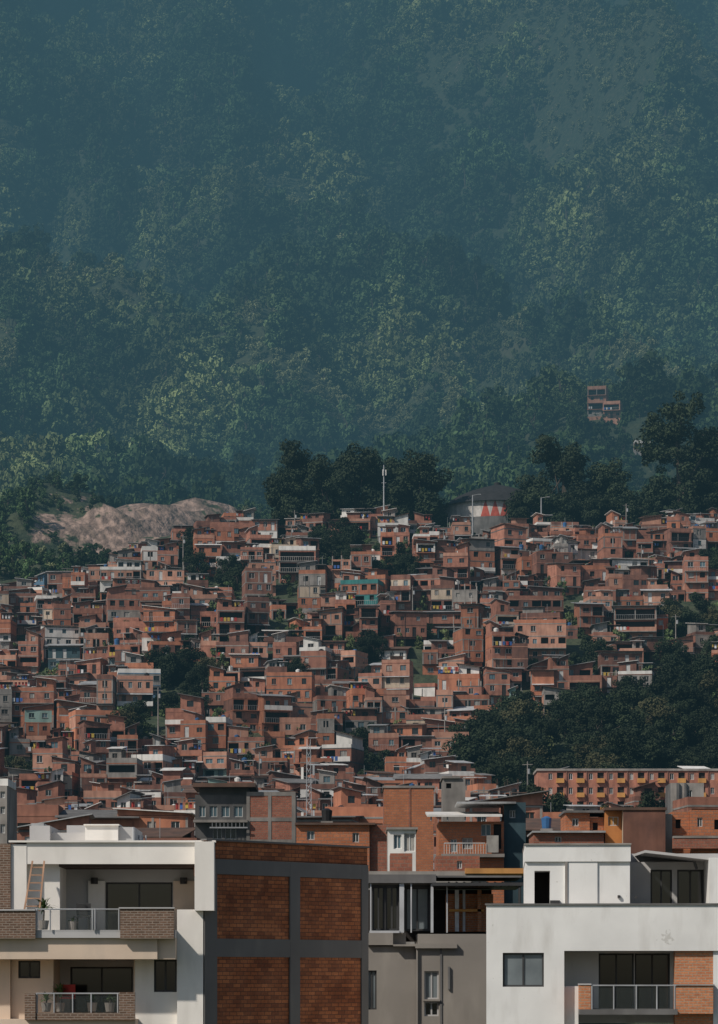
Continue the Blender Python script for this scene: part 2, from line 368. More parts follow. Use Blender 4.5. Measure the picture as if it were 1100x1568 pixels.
ridge(TALL[2], 1042, 598, 790, 770, 30.5, 'eucalyptus_tree'); ridge(TALL[0], 862, 668, 800, 782, 20.0); ridge(TALL[1], 928, 704, 800, 778, 20.0); ridge(TALL[0], 1080, 665, 800, 790, 20.0)
for px, pt in ((800, 758), (985, 748), (1010, 740), (1075, 760), (960, 752), (840, 745), (895, 735), (520, 770), (560, 775), (610, 770), (660, 765), (1105, 740), (1130, 720), (905, 760), (1040, 765), (870, 765)):
    ridge(NT[rng.randrange(3)], px, pt+rng.uniform(-4, 4), 810, 766+rng.uniform(0, 8), 11, 'broadleaf_tree')

# ---------------------------------------------------------------- masks and settlement trees
GROVE = [(690, 1250), (700, 1175), (740, 1130), (820, 1098), (900, 1085), (1000, 1065), (1200, 1045), (1200, 1260)]
def inpoly(p, poly):
    x, y = p; c = False; j = len(poly)-1
    for i in range(len(poly)):
        if (poly[i][1] > y) != (poly[j][1] > y) and x < (poly[j][0]-poly[i][0])*(y-poly[i][1])/(poly[j][1]-poly[i][1])+poly[i][0]: c = not c
        j = i
    return c
SPOTS = [(235, 330, 1035, 1125, 12), (-20, 75, 1185, 1215, 5), (525, 585, 1150, 1180, 4), (575, 632, 870, 905, 4), (1015, 1120, 925, 990, 8), (480, 570, 832, 878, 8),
         (530, 580, 1000, 1020, 3), (300, 372, 890, 908, 4), (170, 215, 1120, 1150, 3), (262, 295, 845, 862, 2), (440, 478, 1050, 1066, 3), (560, 590, 1205, 1220, 2), (870, 930, 1015, 1040, 4), (1010, 1100, 1020, 1050, 5), (1070, 1110, 850, 905, 3), (720, 750, 1010, 1025, 2)]
def masked(px, py):
    if inpoly((px, py), GROVE): return True
    return any(a-3 < px < b+3 and c-6 < py < d+6 for a, b, c, d, n in SPOTS)
n = 0
for k in range(400):
    px = rng.uniform(690, 1200); py = rng.uniform(1060, 1255)
    if not inpoly((px, py), GROVE): continue
    x, y, z = locate(px, py); put('broadleaf_tree', NT[3 if rng.random() < 0.13 else rng.randrange(3)], (x, y, z-0.5), rng.uniform(0.55, 0.95)); n += 1
    if n > 90: break
for a, b_, c, d, nn in SPOTS:
    for k in range(nn):
        x, y, z = locate(rng.uniform(a, b_), rng.uniform(c, d)); put('broadleaf_tree', NT[3 if rng.random() < 0.1 else rng.randrange(3)], (x, y, z-0.5), rng.uniform(0.42, 0.72))
sp = []; ss = []
for k in range(2600):
    y = rng.uniform(330, 790); x = rng.uniform(-1, 1)*(0.12*y*1.3); sp.append((x, y, hgt(x, y)-0.3)); ss.append(rng.uniform(0.15, 0.45))
scatter('hillside_shrubs', sp, ss, forest_lib)

# ---------------------------------------------------------------- settlement houses
def tank(mb, x, y, z, mat, s=1.0):
    mb.box(x-0.55*s, x+0.55*s, y-0.55*s, y+0.55*s, z, z+0.25, CONC)
    mb.beam((x,y,z+0.25), (x,y,z+1.0*s+0.25), 0.42*s, mat, 0.52*s, 10); mb.beam((x,y,z+1.0*s+0.25), (x,y,z+1.2*s+0.25), 0.5*s, mat, 0.15*s, 10)
def shed(mb, x0, x1, y0, y1, z, rise, mat, wm, oh=0.35, axis='y', closed=True):
    if axis == 'y': za, zb, zc, zd = z, z, z+rise, z+rise
    elif axis == 'x': za, zb, zc, zd = z, z+rise, z+rise, z
    else: za, zb, zc, zd = z+rise, z, z, z+rise
    if closed:
        mb.hexa([(x0,y0,z-0.1),(x1,y0,z-0.1),(x1,y1,z-0.1),(x0,y1,z-0.1),(x0,y0,za+.05),(x1,y0,zb+.05),(x1,y1,zc+.05),(x0,y1,zd+.05)], wm)
    X0, X1, Y0, Y1 = x0-oh, x1+oh, y0-oh*1.3, y1+oh
    def zz(x, y):
        if axis == 'y': return z+rise*(y-y0)/(y1-y0)
        if axis == 'x': return z+rise*(x-x0)/(x1-x0)
        return z+rise*(x1-x)/(x1-x0)
    c = [(X0,Y0),(X1,Y0),(X1,Y1),(X0,Y1)]
    mb.hexa([(x,y,zz(x,y)+0.07) for x, y in c]+[(x,y,zz(x,y)+0.16) for x, y in c], mat)
def front_ops(r, w, z0, h, s, wm, allow_deep=True):
    ops = []; lay = r.random()
    if allow_deep and lay < 0.10:
        ops.append((0.35, w-0.35, z0+0.05, z0+h-0.35, 'deep', DARK, FRAME, 1.3)); return ops, True
    n = max(1, int(w/r.uniform(1.6, 2.5))); seg = w/n; rail = False
    ww = min(seg-.35, r.uniform(0.75, 1.3)); wh = r.uniform(0.85, 1.25)
    for i in range(n):
        c = seg*(i+0.5)+r.uniform(-.12,.12); t = r.random()
        pane = r.choice([GLASS, GLASS, GLASS, DARK, BLUEG, CURT]); fm = r.choice([FRAME, FRAME, METAL, wm])
        if t < 0.66: ops.append((c-ww/2, c+ww/2, z0+0.9, min(z0+0.9+wh, z0+h-0.3), 'win', pane, fm))
        elif t < 0.77: ops.append((c-0.42, c+0.42, z0+0.02, z0+2.05, 'door', r.choice([DARK, FRAME, RUST, FRAME])))
        elif t < 0.86: ops.append((c-ww/2, c+ww/2, z0+0.9, z0+2.1, 'open', DARK))
        elif t < 0.95 and allow_deep: ops.append((c-min(seg*0.42, 1.1), c+min(seg*0.42, 1.1), z0+0.04, z0+h-0.35, 'deep', DARK)); rail = True
    return ops, rail
def make_house(r, x, y, z, rz, w, dep, ns, main=None, roof=None, name='brick_house', h=None, plain=False):
    mb = MB(); h = h or r.uniform(2.3, 2.55); t = r.random()
    if main is None:
        main = r.choice(BR) if t < 0.885 else (WHITE if t < 0.93 else (CONC if t < 0.967 else r.choice([CREAM, TEAL, GREENP, CREAM, GREENP, BLUEP, OCHRE])))
    slab = r.choice([CONC, main, CONC, CONCD, r.choice(BR)]); over = r.choice([0, 0.5, 0.8, 1.0]) ; e = 0.04
    side = main if main in BR else r.choice([main]+BR)
    x0, x1, yb = -w/2, w/2, dep/2
    mb.box(x0+.02, x1-.02, -dep/2+.02, yb-.02, -6, -0.001, r.choice([side, CONC, side]))
    for s in range(ns):
        wm = main if r.random() < 0.82 else r.choice(BR+[WHITE, CONC, GREENP if r.random() < .4 else CREAM]); sd = side if r.random() < .85 else r.choice(BR+[CONC])
        yf = -dep/2-(over if s else 0); z0 = s*h; z1 = z0+h-0.18
        ops, rail = front_ops(r, w, z0, h, s, wm)
        mb.wall((x0,yf), (1,0), w, z0, z1, wm, ops)
        for (p0, dr) in (((x1,yf),(0,1)), ((x0,yb),(0,-1))):
            L = yb-yf; so = []
            for q in range(r.choice([0, 0, 1, 2])):
                u = L*(q+0.5+r.uniform(-.15,.15))/2; ww = r.uniform(.5, 1.0)
                so.append((u-ww/2, u+ww/2, z0+1.0, z0+1.0+r.uniform(.6,1.0), 'win', r.choice([GLASS, DARK, CURT]), r.choice([FRAME, METAL])))
            mb.wall(p0, dr, L, z0, z1, sd, so)
        mb.poly([(x1,yb,z0),(x0,yb,z0),(x0,yb,z1),(x1,yb,z1)], sd)
        bal = 0.0
        if (rail or r.random() < 0.16) and s > 0:
            bal = r.uniform(0.6, 1.0); rm = r.choice([METAL, METALL, WHITE, METAL]); yy = yf-bal
            mb.box(x0, x1, yf-bal, yf-0.02, z0-0.16, z0-0.02, slab)
            if r.random() < 0.6:
                mb.beam((x0,yy+.05,z0+.9), (x1,yy+.05,z0+.9), .03, rm, n=4)
                for q in range(int(w/0.45)+1): mb.beam((x0+.03+q*.45,yy+.05,z0), (x0+.03+q*.45,yy+.05,z0+.9), .016, rm, n=3, cap=False)
            else: mb.box(x0+.01, x1-.01, yy, yy+.1, z0-.02, z0+.85, r.choice([wm, WHITE, main, main]))
            if r.random() < .35:
                for q in range(r.randint(2, 5)):
                    u = x0+.5+q*.75
                    if u+.5 < x1: mb.box(u, u+.5, yy-.03, yy-.01, z0+.1+r.uniform(0,.2), z0+.93, r.choice(CLOTH))
        mb.box(x0-e, x1+e, yf-e, yb+e, z1, z1+0.18, slab)
        for o in ops:
            if o[4] == 'win' and r.random() < .5: mb.box(x0+o[0]-.08, x0+o[1]+.08, yf-.09, yf-.001, o[2]-.08, o[2], CONC)
        if r.random() < 0.22:
            for cx in (x0+.13, x1-.13, 0): mb.box(cx-.12, cx+.12, yf-.025, yf+.05, z0, z1, CONC)
        if s and r.random() < .18:
            mt = r.choice([ZINC, RUST, FIBRE, ZINC]); mb.hexa([(x0,yf-.9,z0-.42),(x1,yf-.9,z0-.42),(x1,yf-.05,z0-.2),(x0,yf-.05,z0-.2),(x0,yf-.9,z0-.37),(x1,yf-.9,z0-.37),(x1,yf-.05,z0-.15),(x0,yf-.05,z0-.15)], mt)
    Z = ns*h; yf = -dep/2-(over if ns > 1 else 0)
    roof = roof or r.choice(['parapet', 'parapet', 'tin', 'tin', 'tinx', 'terrace', 'terrace', 'terrace', 'terrace', 'stubs'])
    tin = r.choice([ZINC, ZINC, RUST, FIBRE, FIBRE, RUST, WHITE, ZINC])
    if roof in ('tin', 'tinx'):
        shed(mb, x0, x1, yf, yb, Z+.15, r.uniform(.4, 1.2), tin, main, r.uniform(.3, .7), 'y' if roof == 'tin' else r.choice('xz'))
    else:
        ph = r.uniform(.55, 1.05); pm = r.choice([main, main, r.choice(BR), WHITE if r.random() < .25 else main])
        if roof != 'stubs':
            mb.box(x0, x1, yf, yf+.12, Z, Z+ph, pm); mb.box(x0, x0+.12, yf+.12, yb, Z, Z+ph, pm); mb.box(x1-.12, x1, yf+.12, yb, Z, Z+ph, pm)
        else:
            for cx in (x0+.15, 0, x1-.15):
                for cy in (yf+.15, yb-.15):
                    mb.box(cx-.12, cx+.12, cy-.12, cy+.12, Z, Z+r.uniform(.5, 1.3), CONC)
                    for q in (-.06, .06): mb.beam((cx+q,cy,Z+.5), (cx+q,cy,Z+1.9), .012, RUST, n=3)
        if roof == 'terrace':
            f = r.uniform(.4, .62); sdn = r.choice([-1, 1]); a, b_ = (x0+.15, x0+w*f) if sdn < 0 else (x1-w*f, x1-.15)
            ry = yf+r.uniform(.2, 2.5); rm = r.choice([main, main, r.choice(BR), CONC, WHITE if r.random() < .4 else main, main]); hh = r.uniform(2.0, 2.4)
            ops, _ = front_ops(r, b_-a, Z, hh+.3, 1, rm, False)
            ops = [(o[0], o[1], o[2], min(o[3], Z+hh-.1))+tuple(o[4:]) for o in ops if o[0] > .05 and o[1] < b_-a-.05]
            mb.wall((a,ry), (1,0), b_-a, Z, Z+hh, rm, ops); mb.wall((b_,ry), (0,1), yb-.2-ry, Z, Z+hh, rm); mb.wall((a,yb-.2), (0,-1), yb-.2-ry, Z, Z+hh, rm); mb.poly([(b_,yb-.2,Z),(a,yb-.2,Z),(a,yb-.2,Z+hh),(b_,yb-.2,Z+hh)], rm)
            shed(mb, a, b_, ry, yb-.2, Z+hh+.1, r.uniform(.3, .8), tin, rm, r.uniform(.3, .6), r.choice('yxz'))
            if r.random() < .6:
                a2, b2 = (b_+.35, x1) if sdn < 0 else (x0, a-.35); hz = Z+r.uniform(1.9, 2.3)
                if b2-a2 > .8:
                    for cx in (a2+.1, b2-.1):
                        for cy in (yf+.2, yb-.3): mb.beam((cx,cy,Z), (cx,cy,hz+.1), .05, METAL, n=4)
                    shed(mb, a2, b2, yf+.2, yb-.3, hz, r.uniform(.2, .6), r.choice([ZINC, FIBRE, RUST, ZINC]), main, .2, 'y', False)
                    if r.random() < .5:
                        mb.beam((a2,yf+.5,Z+1.8), (b2,yf+.5,Z+1.8), .012, METAL, n=3)
                        u = a2+.1
                        while u < b2-.5: mb.box(u, u+.4, yf+.49, yf+.5, Z+1.8-r.uniform(.5,.9), Z+1.8, r.choice(CLOTH)); u += r.uniform(.45, .9)
        if r.random() < .45: tank(mb, r.uniform(x0+.8, x1-.8), r.uniform(yf+.8, 0), Z, r.choice([TANKB, TANKU, TANKB, WHITE]), r.uniform(.8, 1.15))
        if r.random() < .35:
            cx = r.uniform(x0+.4, x1-.4); mb.beam((cx,yf+.3,Z), (cx,yf+.3,Z+r.uniform(1.5, 3)), .03, METALL, n=4)
    if r.random() < .25:
        cx = r.uniform(x0+.4, x1-.4); zz = r.uniform(1.5, Z); mb.beam((cx,yf-.06,0), (cx,yf-.06,zz), .05, r.choice([WHITE, CONC, METAL]), n=5)
    return mb.finish(name, (x, y, z), rz)

CUST = [  # px, py of base, width m, storeys, wall, roof
    (185, 925, 9.5, 3, WHITE, 'terrace'), (630, 957, 7.5, 1, WHITE, 'parapet'), (603, 838, 7.5, 2, WHITE, 'terrace'), (355, 838, 11, 2, BR[1], 'parapet'), (456, 838, 7.5, 1, WHITE, 'tin'),
    (480, 915, 6, 2, CONC, 'terrace'), (400, 915, 6, 3, BR[3], 'stubs'), (600, 1045, 5, 1, TEAL, 'terrace'), (820, 955, 12, 2, BR[2], 'terrace'), (828, 1012, 11, 3, BR[3], 'parapet'), (930, 862, 7, 1, WHITE, 'terrace'),
    (980, 872, 7, 1, GREENP, 'tin'), (100, 925, 8, 3, BR[2], 'tin'), (100, 1025, 7, 2, SLATE, 'tin'), (445, 1095, 9, 3, BR[1], 'parapet'), (205, 1100, 7, 3, BR[3], 'parapet'), (355, 1100, 11, 2, BR[0], 'stubs'), (1012, 985, 3, 2, REDP, 'parapet'), (975, 985, 9, 3, BR[3], 'tin')]
placed = []
for px, py, w, ns, wm, rf in CUST:
    x, y, z = locate(px, py); r = random.Random(int(px*7+py)); placed.append((x, y, w))
    make_house(r, x, y+3, z-0.3, math.radians(r.uniform(-6, 6)), w, 7.5, ns, wm, rf, 'brick_house' if wm in BR else 'painted_house', 2.6)
y = 318.0; cnt = 0
while y < 768:
    steep = y > 520
    W_ = 0.12*y*1.3; x = -W_+rng.uniform(0, 5)
    while x < W_:
        w = rng.choice([3.2, 3.8, 4.4, 4.8, 5.2, 5.6, 6, 6.8, 8.5]); xc = x+w/2; yy = y+rng.uniform(-3.2, 3.2); dep = rng.uniform(5, 7.5)
        x += w+(rng.uniform(.8, 2.2) if rng.random() < .16 else rng.uniform(-.3, .15))
        zf = hgt(xc, yy-dep/2); px, py = proj(xc, yy, hgt(xc, yy))
        if masked(px, py): continue
        if yy > 752 and (rng.random() < .55): continue
        if yy > 745 and 690 < px < 800: continue
        if any(abs(xc-a) < (c+w)/2-.8 and -7.5 < yy-b_ < 9 for a, b_, c in placed): continue
        if rng.random() < .05: continue
        ns = rng.choices([1, 2, 3, 4], [.28, .46, .21, .05])[0] if steep else rng.choices([1, 2, 3], [.2, .5, .3])[0]
        if y < 350: ns = min(ns, 2)
        if yy > 735: ns = min(ns, 2)
        if yy > 735 and 690 < px < 800: ns = 1
        yaw = math.radians(26*noise.noise(Vector((xc/28, yy/22, 7.7)))+rng.uniform(-8, 8))
        make_house(rng, xc, yy, zf-.3, yaw, w, dep, ns); cnt += 1
    y += 8.2 if steep else 9.8
print('houses', cnt)
for (x, y, z), w, ns in zip(CLEAR, (6.5, 6, 6, 9, 8), (4, 2, 1, 2, 2)):
    make_house(random.Random(int(x*10)), x, y, z-.3, math.radians(-12), w, 7, ns, BR[3], 'parapet')

# ---------------------------------------------------------------- ridge structures
def pole(name, px, pytop, y, r=.16, mast=False):
    x = (px-CX)/F*y; z = hgt(x, y)-.5; zt = (HZ-pytop)/F*y; mb = MB()
    mb.beam((0,0,0), (0,0,zt-z), r*1.5, METALL, r*.8, 8)
    if mast:
        for a in range(3):
            t = a*2.09; mb.box(math.cos(t)*.5-.12, math.cos(t)*.5+.12, math.sin(t)*.5-.08, math.sin(t)*.5+.08, zt-z-2.6, zt-z-1.2, WHITE)
            mb.beam((0,0,zt-z-2.2), (math.cos(t)*.5, math.sin(t)*.5, zt-z-2.2), .05, METALL)
        for q in range(3): mb.beam((-.6+.3*q, 0, zt-z-4.5-q), (.6-.3*q, 0, zt-z-4.5-q), .06, METALL)
    else:
        mb.beam((0,0,zt-z-.1), (1.6,0,zt-z+.2), .06, METALL); mb.box(1.4, 2.1, -.15, .15, zt-z+.1, zt-z+.25, METALL)
    mb.finish(name, (x, y, z))
pole('cell_mast', 588, 712, 754, .15, True); pole('street_lamp', 829, 762, 755); pole('street_lamp', 724, 758, 758)
for k in range(26):
    y = rng.uniform(430, 745); x = rng.uniform(-.12, .12)*y; px, py = proj(x, y, hgt(x, y))
    if masked(px, py): continue
    mb = MB(); H = rng.uniform(8, 10.5); mb.beam((0,0,0), (0,0,H), .15, CONC, .09, 7); mb.beam((-.9,0,H-.5), (.9,0,H-.5), .06, CONC, n=4)
    mb.beam((0.3,-.1,H-2), (0.3,-.1,H-1.2), .22, METALL, n=8); mb.finish('utility_pole', (x, y, hgt(x, y)-.4), rng.uniform(-.5, .5))
# domed tent
yT = 786; xT = (762-CX)/F*yT; zr = (HZ-777)/F*yT; zt = (HZ-743)/F*yT; zg = (HZ-803)/F*yT; mb = MB(); NS = 36; R = 14.5
RED = simple('red_canvas', (0.55, 0.12, 0.085), None, 1, vary=0); WC = simple('white_canvas', (0.66, 0.62, 0.58), None, 1, vary=0); BKC = simple('black_canvas', (0.035, 0.033, 0.034), None, .4, vary=0)
prof = [(R+1.2, zr-.5), (R*.93, zr+.7), (R*.75, zr+2.4), (R*.5, zr+4.0), (R*.25, zr+5.1), (.9, zt), (.9, zt+.6), (.05, zt+.8)]
for i in range(NS):
    a0 = 2*math.pi*i/NS; a1 = 2*math.pi*(i+1)/NS; am = (a0+a1)/2
    C = lambda r, a, z: (r*math.cos(a), r*math.sin(a), z)
    mb.poly([C(R,a0,zg-6), C(R,a1,zg-6), C(R,a1,zg), C(R,a0,zg)], CONCD)
    cR = R*math.cos(math.pi/NS); rd = i in (6, 7, 8, 9, 25, 26, 27, 28)
    mb.poly([C(R,a0,zg), C(R,a1,zg), C(cR,am,zr)], RED if rd else WC)
    mb.poly([C(R,a0,zg), C(cR,am,zr), C(R,a0,zr)], WC); mb.poly([C(R,a1,zg), C(R,a1,zr), C(cR,am,zr)], WC)
    for k in range(len(prof)-1):
        mb.poly([C(prof[k][0],a0,prof[k][1]), C(prof[k][0],a1,prof[k][1]), C(prof[k+1][0],a1,prof[k+1][1]), C(prof[k+1][0],a0,prof[k+1][1])], BKC)
mb.finish('domed_event_tent', (xT, yT, 0), 0)
# leafless pale trees
def bare_tree(seed):
    r = random.Random(seed); mb = MB()
    def br(p, d, L, rad, lv):
        q = p+d*L; mb.beam(p, q, rad, PALEBARK, rad*.6, 4, False)
        if lv:
            for k in range(3 if lv > 1 else 2):
                nd = (d+Vector((r.uniform(-.5,.5), r.uniform(-.5,.5), r.uniform(-.05,.3)))).normalized(); br(q, nd, L*r.uniform(.55, .8), rad*.6, lv-1)
    br(Vector((0,0,-1)), Vector((r.uniform(-.1,.1),0,1)).normalized(), 6.0, .25, 4); return mb
for i, (px, py) in enumerate(((170, 728), (185, 725), (235, 742), (248, 738), (262, 742), (285, 750), (298, 748), (222, 735))):
    x, y, z = locate(px, py, 940, 1600); bare_tree(i).finish('bare_tree', (x, y, z+3.5))
# lattice mast in front of the houses
mb = MB(); Hh = 12.0
for i in range(3):
    a = 2.09*i; mb.beam((.5*math.cos(a), .5*math.sin(a), -6), (.22*math.cos(a), .22*math.sin(a), Hh), .04, METALL, n=4)
for k in range(22):
    z = -6+k*.8; rr = .5-.28*(z+6)/18
    for i in range(3):
        a = 2.09*i; b_ = 2.09*(i+1); mb.beam((rr*math.cos(a), rr*math.sin(a), z), (rr*math.cos(b_), rr*math.sin(b_), z+.8), .025, METALL, n=3)
for z in (3.5, 8): mb.box(-.7, -.45, -.2, .0, z, z+1.2, WHITE); mb.box(.45, .65, -.2, .0, z+.4, z+1.4, METALL)
yM = 300; mb.finish('lattice_antenna_tower', ((472-CX)/F*yM, yM, (HZ-1270)/F*yM-3))

# ---------------------------------------------------------------- mid-distance buildings
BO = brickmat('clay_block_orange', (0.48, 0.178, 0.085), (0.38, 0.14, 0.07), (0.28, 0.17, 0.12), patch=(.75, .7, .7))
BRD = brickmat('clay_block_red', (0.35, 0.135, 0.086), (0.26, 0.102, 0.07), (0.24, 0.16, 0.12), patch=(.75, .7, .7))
class PB:
    """builder working in facade coordinates at a fixed distance d"""
    def __init__(s, d, ox=CX): s.k = d/F; s.d = d; s.ox = ox; s.mb = MB()
    def X(s, px): return (px-s.ox)*s.k
    def Z(s, py): return (HZ-py)*s.k
    def box(s, a, b, t, bt, y0, y1, m): s.mb.box(s.X(a), s.X(b), y0, y1, s.Z(bt), s.Z(t), m)
    def wall(s, a, b, t, bt, y, m, ops=()):
        s.mb.wall((s.X(a), y), (1, 0), s.X(b)-s.X(a), s.Z(bt), s.Z(t), m, [(s.X(o[0])-s.X(a), s.X(o[1])-s.X(a), s.Z(o[3]), s.Z(o[2]))+tuple(o[4:]) for o in ops])
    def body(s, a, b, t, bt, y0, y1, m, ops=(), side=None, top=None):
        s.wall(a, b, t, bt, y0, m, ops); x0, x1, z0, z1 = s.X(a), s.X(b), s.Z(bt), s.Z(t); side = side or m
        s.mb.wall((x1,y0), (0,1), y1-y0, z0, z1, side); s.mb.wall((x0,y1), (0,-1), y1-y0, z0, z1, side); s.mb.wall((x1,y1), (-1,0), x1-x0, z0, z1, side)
        s.mb.poly([(x0,y0,z1),(x1,y0,z1),(x1,y1,z1),(x0,y1,z1)], top or CONC)
def W(a, b, t, bt, pane=GLASS, fm=FRAME): return (a, b, t, bt, 'win', pane, fm)
p = PB(262); p.body(299, 378, 1217, 1420, 0, 8, CONCD, [W(305, 315, 1234, 1251, BLUEG), W(321, 333, 1234, 1251, BLUEG), W(339, 352, 1234, 1251, BLUEG), W(358, 372, 1234, 1251, BLUEG), W(326, 340, 1268, 1285), W(345, 362, 1268, 1285)])
p.body(378.3, 452, 1213, 1420, -.4, 8, BRD, side=CONC)
for a, b_ in ((378, 383), (411, 416), (447, 453)): p.box(a, b_, 1213, 1420, -.45, -.401, CONC)
for t in (1213, 1252, 1286): p.box(383, 447, t, t+6, -.44, -.401, CONC)
p.box(296, 392, 1200, 1206, -1, 7, RUST); p.box(305, 380, 1206, 1217, .6, 6, CONCD); p.box(297, 380, 1256, 1260, -.9, -.02, CONC)
for a in range(326, 380, 6): p.mb.beam((p.X(a),-.85,p.Z(1256)), (p.X(a),-.85,p.Z(1268)), .03, METALL, n=4)
p.box(322, 380, 1267, 1269, -.9, -.8, METALL)
p.mb.finish('grey_rendered_house', (0, 262, 0))
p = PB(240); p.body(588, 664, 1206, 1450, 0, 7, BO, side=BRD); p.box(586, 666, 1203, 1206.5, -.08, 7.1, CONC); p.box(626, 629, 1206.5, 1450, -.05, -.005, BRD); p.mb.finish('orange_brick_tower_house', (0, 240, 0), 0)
p = PB(246); p.body(663, 698, 1184, 1400, 0, 5, CONC, [(668, 676, 1192, 1200, 'open', DARK)]); p.box(661, 690, 1181, 1184.5, -.2, 5.1, CONC); p.mb.finish('concrete_stair_tower', (1.0, 252, 0))
p = PB(212); p.body(672, 772, 1258, 1450, 0, 7, BO, [W(690, 700, 1285, 1305, BLUEG), W(708, 724, 1283, 1300, CURT), W(737, 752, 1262, 1280, BLUEG), (756, 768, 1262, 1300, 'open', DARK)])
p.body(772.3, 806, 1228, 1450, .5, 8, SLATE, [W(781, 790, 1240, 1252)], side=BRD)
p.mb.hexa([(p.X(654),-1.2,p.Z(1252)),(p.X(768),-1.2,p.Z(1252)),(p.X(768),5,p.Z(1240)),(p.X(654),5,p.Z(1240)),(p.X(654),-1.2,p.Z(1249)),(p.X(768),-1.2,p.Z(1249)),(p.X(768),5,p.Z(1237)),(p.X(654),5,p.Z(1237))], WHITE)
for a in (660, 685, 712, 740, 766): p.mb.beam((p.X(a),-1,p.Z(1258)), (p.X(a),-1,p.Z(1250)), .06, METALL)
p.box(700, 790, 1228, 1231, -.4, 5, ZINC); p.box(676, 772, 1308, 1313, -.8, -.02, CONC)
for a in range(680, 745, 4): p.mb.beam((p.X(a),-.75,p.Z(1308)), (p.X(a),-.75,p.Z(1292)), .02, FRAME, n=3)
p.box(680, 742, 1291, 1292.5, -.8, -.7, FRAME); p.box(745, 763, 1280, 1306, -.7, -.3, CURT); p.mb.finish('zinc_roofed_house', (0, 212, 0))
p = PB(190); p.body(454, 566, 1263, 1450, 0, 7, BO, [W(540, 550, 1275, 1290), W(470, 482, 1272, 1286, BLUEG)]); p.box(452, 575, 1260, 1263.3, -.3, 7, RUST); p.box(566.5, 600, 1262, 1450, .4, 6, BRD); tank(p.mb, p.X(500), 3, p.Z(1260), TANKB, .7); p.mb.finish('orange_brick_house', (0, 190, 0))
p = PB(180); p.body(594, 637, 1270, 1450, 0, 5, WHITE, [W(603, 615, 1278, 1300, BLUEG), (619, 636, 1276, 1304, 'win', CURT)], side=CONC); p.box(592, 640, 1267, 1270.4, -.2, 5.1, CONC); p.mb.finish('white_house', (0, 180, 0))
p = PB(165); p.body(560, 745, 1334, 1500, 0, 5, CONC); p.body(668, 735, 1310, 1334, .2, 4, BRD, [W(700, 708, 1318, 1330)]); p.box(712, 806, 1330, 1338, -.5, 5, OCHRE); p.box(598, 632, 1306, 1334, .5, 4, BRD); p.mb.finish('low_brick_house', (0, 165, 0))
p = PB(200)
p.body(818, 925, 1275, 1450, 0, 6, BRD, [W(850, 860, 1281, 1290)]); p.box(815, 927, 1272.5, 1275.3, -.4, 6, ZINC)
p.body(868, 905, 1243, 1276, 1, 6, BO, [W(878, 888, 1252, 1264)]); p.body(905.3, 927, 1250, 1276, 1.2, 6, BO, [(910, 918, 1258, 1270, 'open', DARK)]); p.box(865, 930, 1240, 1243.4, .6, 6.2, FIBRE)
p.body(927.4, 953, 1240, 1450, .3, 6, simple('bright_orange_block', (0.62, 0.25, 0.08), (0.5, 0.19, 0.065)), [W(932, 948, 1250, 1264, OCHRE)]); p.body(953.3, 1018, 1241, 1450, -.5, 6, BR[2], side=CREAM)
p.box(925, 1020, 1237, 1241, -.6, 6.1, RUST); p.body(1018.4, 1030, 1246, 1450, .2, 6, CONC); p.body(1030.4, 1058, 1242, 1450, .5, 6, BO, [(1036, 1044, 1254, 1268, 'open', DARK)])
p.body(1058.3, 1150, 1240, 1450, 0, 6, BO, [W(1068, 1076, 1252, 1266), (1094, 1106, 1255, 1270, 'open', DARK)]); p.box(1029, 1150, 1284, 1300, -.9, -.3, BRD); p.box(1029, 1150, 1281, 1284.2, -.95, -.25, CONC)
tank(p.mb, p.X(840), 2, p.Z(1272.5), TANKU, .7); p.mb.finish('orange_block_houses', (0, 200, 0))
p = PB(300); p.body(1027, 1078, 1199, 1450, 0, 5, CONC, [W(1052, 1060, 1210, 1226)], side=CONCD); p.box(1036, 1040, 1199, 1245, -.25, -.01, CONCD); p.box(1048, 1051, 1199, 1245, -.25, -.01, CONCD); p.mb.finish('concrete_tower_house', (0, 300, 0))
p = PB(440); ops = []
a = 840
while a < 1250:
    for t in (1184, 1206, 1228): ops.append((a, a+6, t, t+10, 'win', CURT if rng.random() < .3 else GLASS, FRAME)); ops.append((a+13, a+23, t-1, t+14, 'open', DARK))
    a += 31
p.body(824, 1262, 1180, 1330, 0, 9, BR[4], ops); p.box(822, 1264, 1177, 1180.3, -.2, 9.2, CONC)
a = 840
while a < 1250:
    for t in (1184, 1206, 1228): p.box(a+12, a+24, t+8, t+15, -.5, -.02, OCHRE)
    p.box(a+27, a+28.5, 1180.5, 1250, -.12, -.005, BR[2]); a += 31
p.mb.finish('long_apartment_block', (0, 440, 0), math.radians(0))
for px, py in ((838, 1232), (862, 1240), (905, 1242), (1000, 1240), (985, 1246)):   # trees in front of the block
    x = (px-CX)/F*425; z = hgt(x, 425); put('broadleaf_tree', NT[rng.randrange(3)], (x, 425, z-.5), ((HZ-py+22)/F*425-z)/11*.8, sz=((HZ-py+22)/F*425-z)/11)
p = PB(205); p.body(-40, 11, 1203, 1450, 0, 6, CONC, [W(1, 8, 1212, 1222), W(1, 8, 1235, 1246), W(1, 8, 1262, 1276)]); p.box(-42, 12, 1192, 1203, .2, 5, WHITE); p.mb.finish('grey_apartment_block', (0, 205, 0))
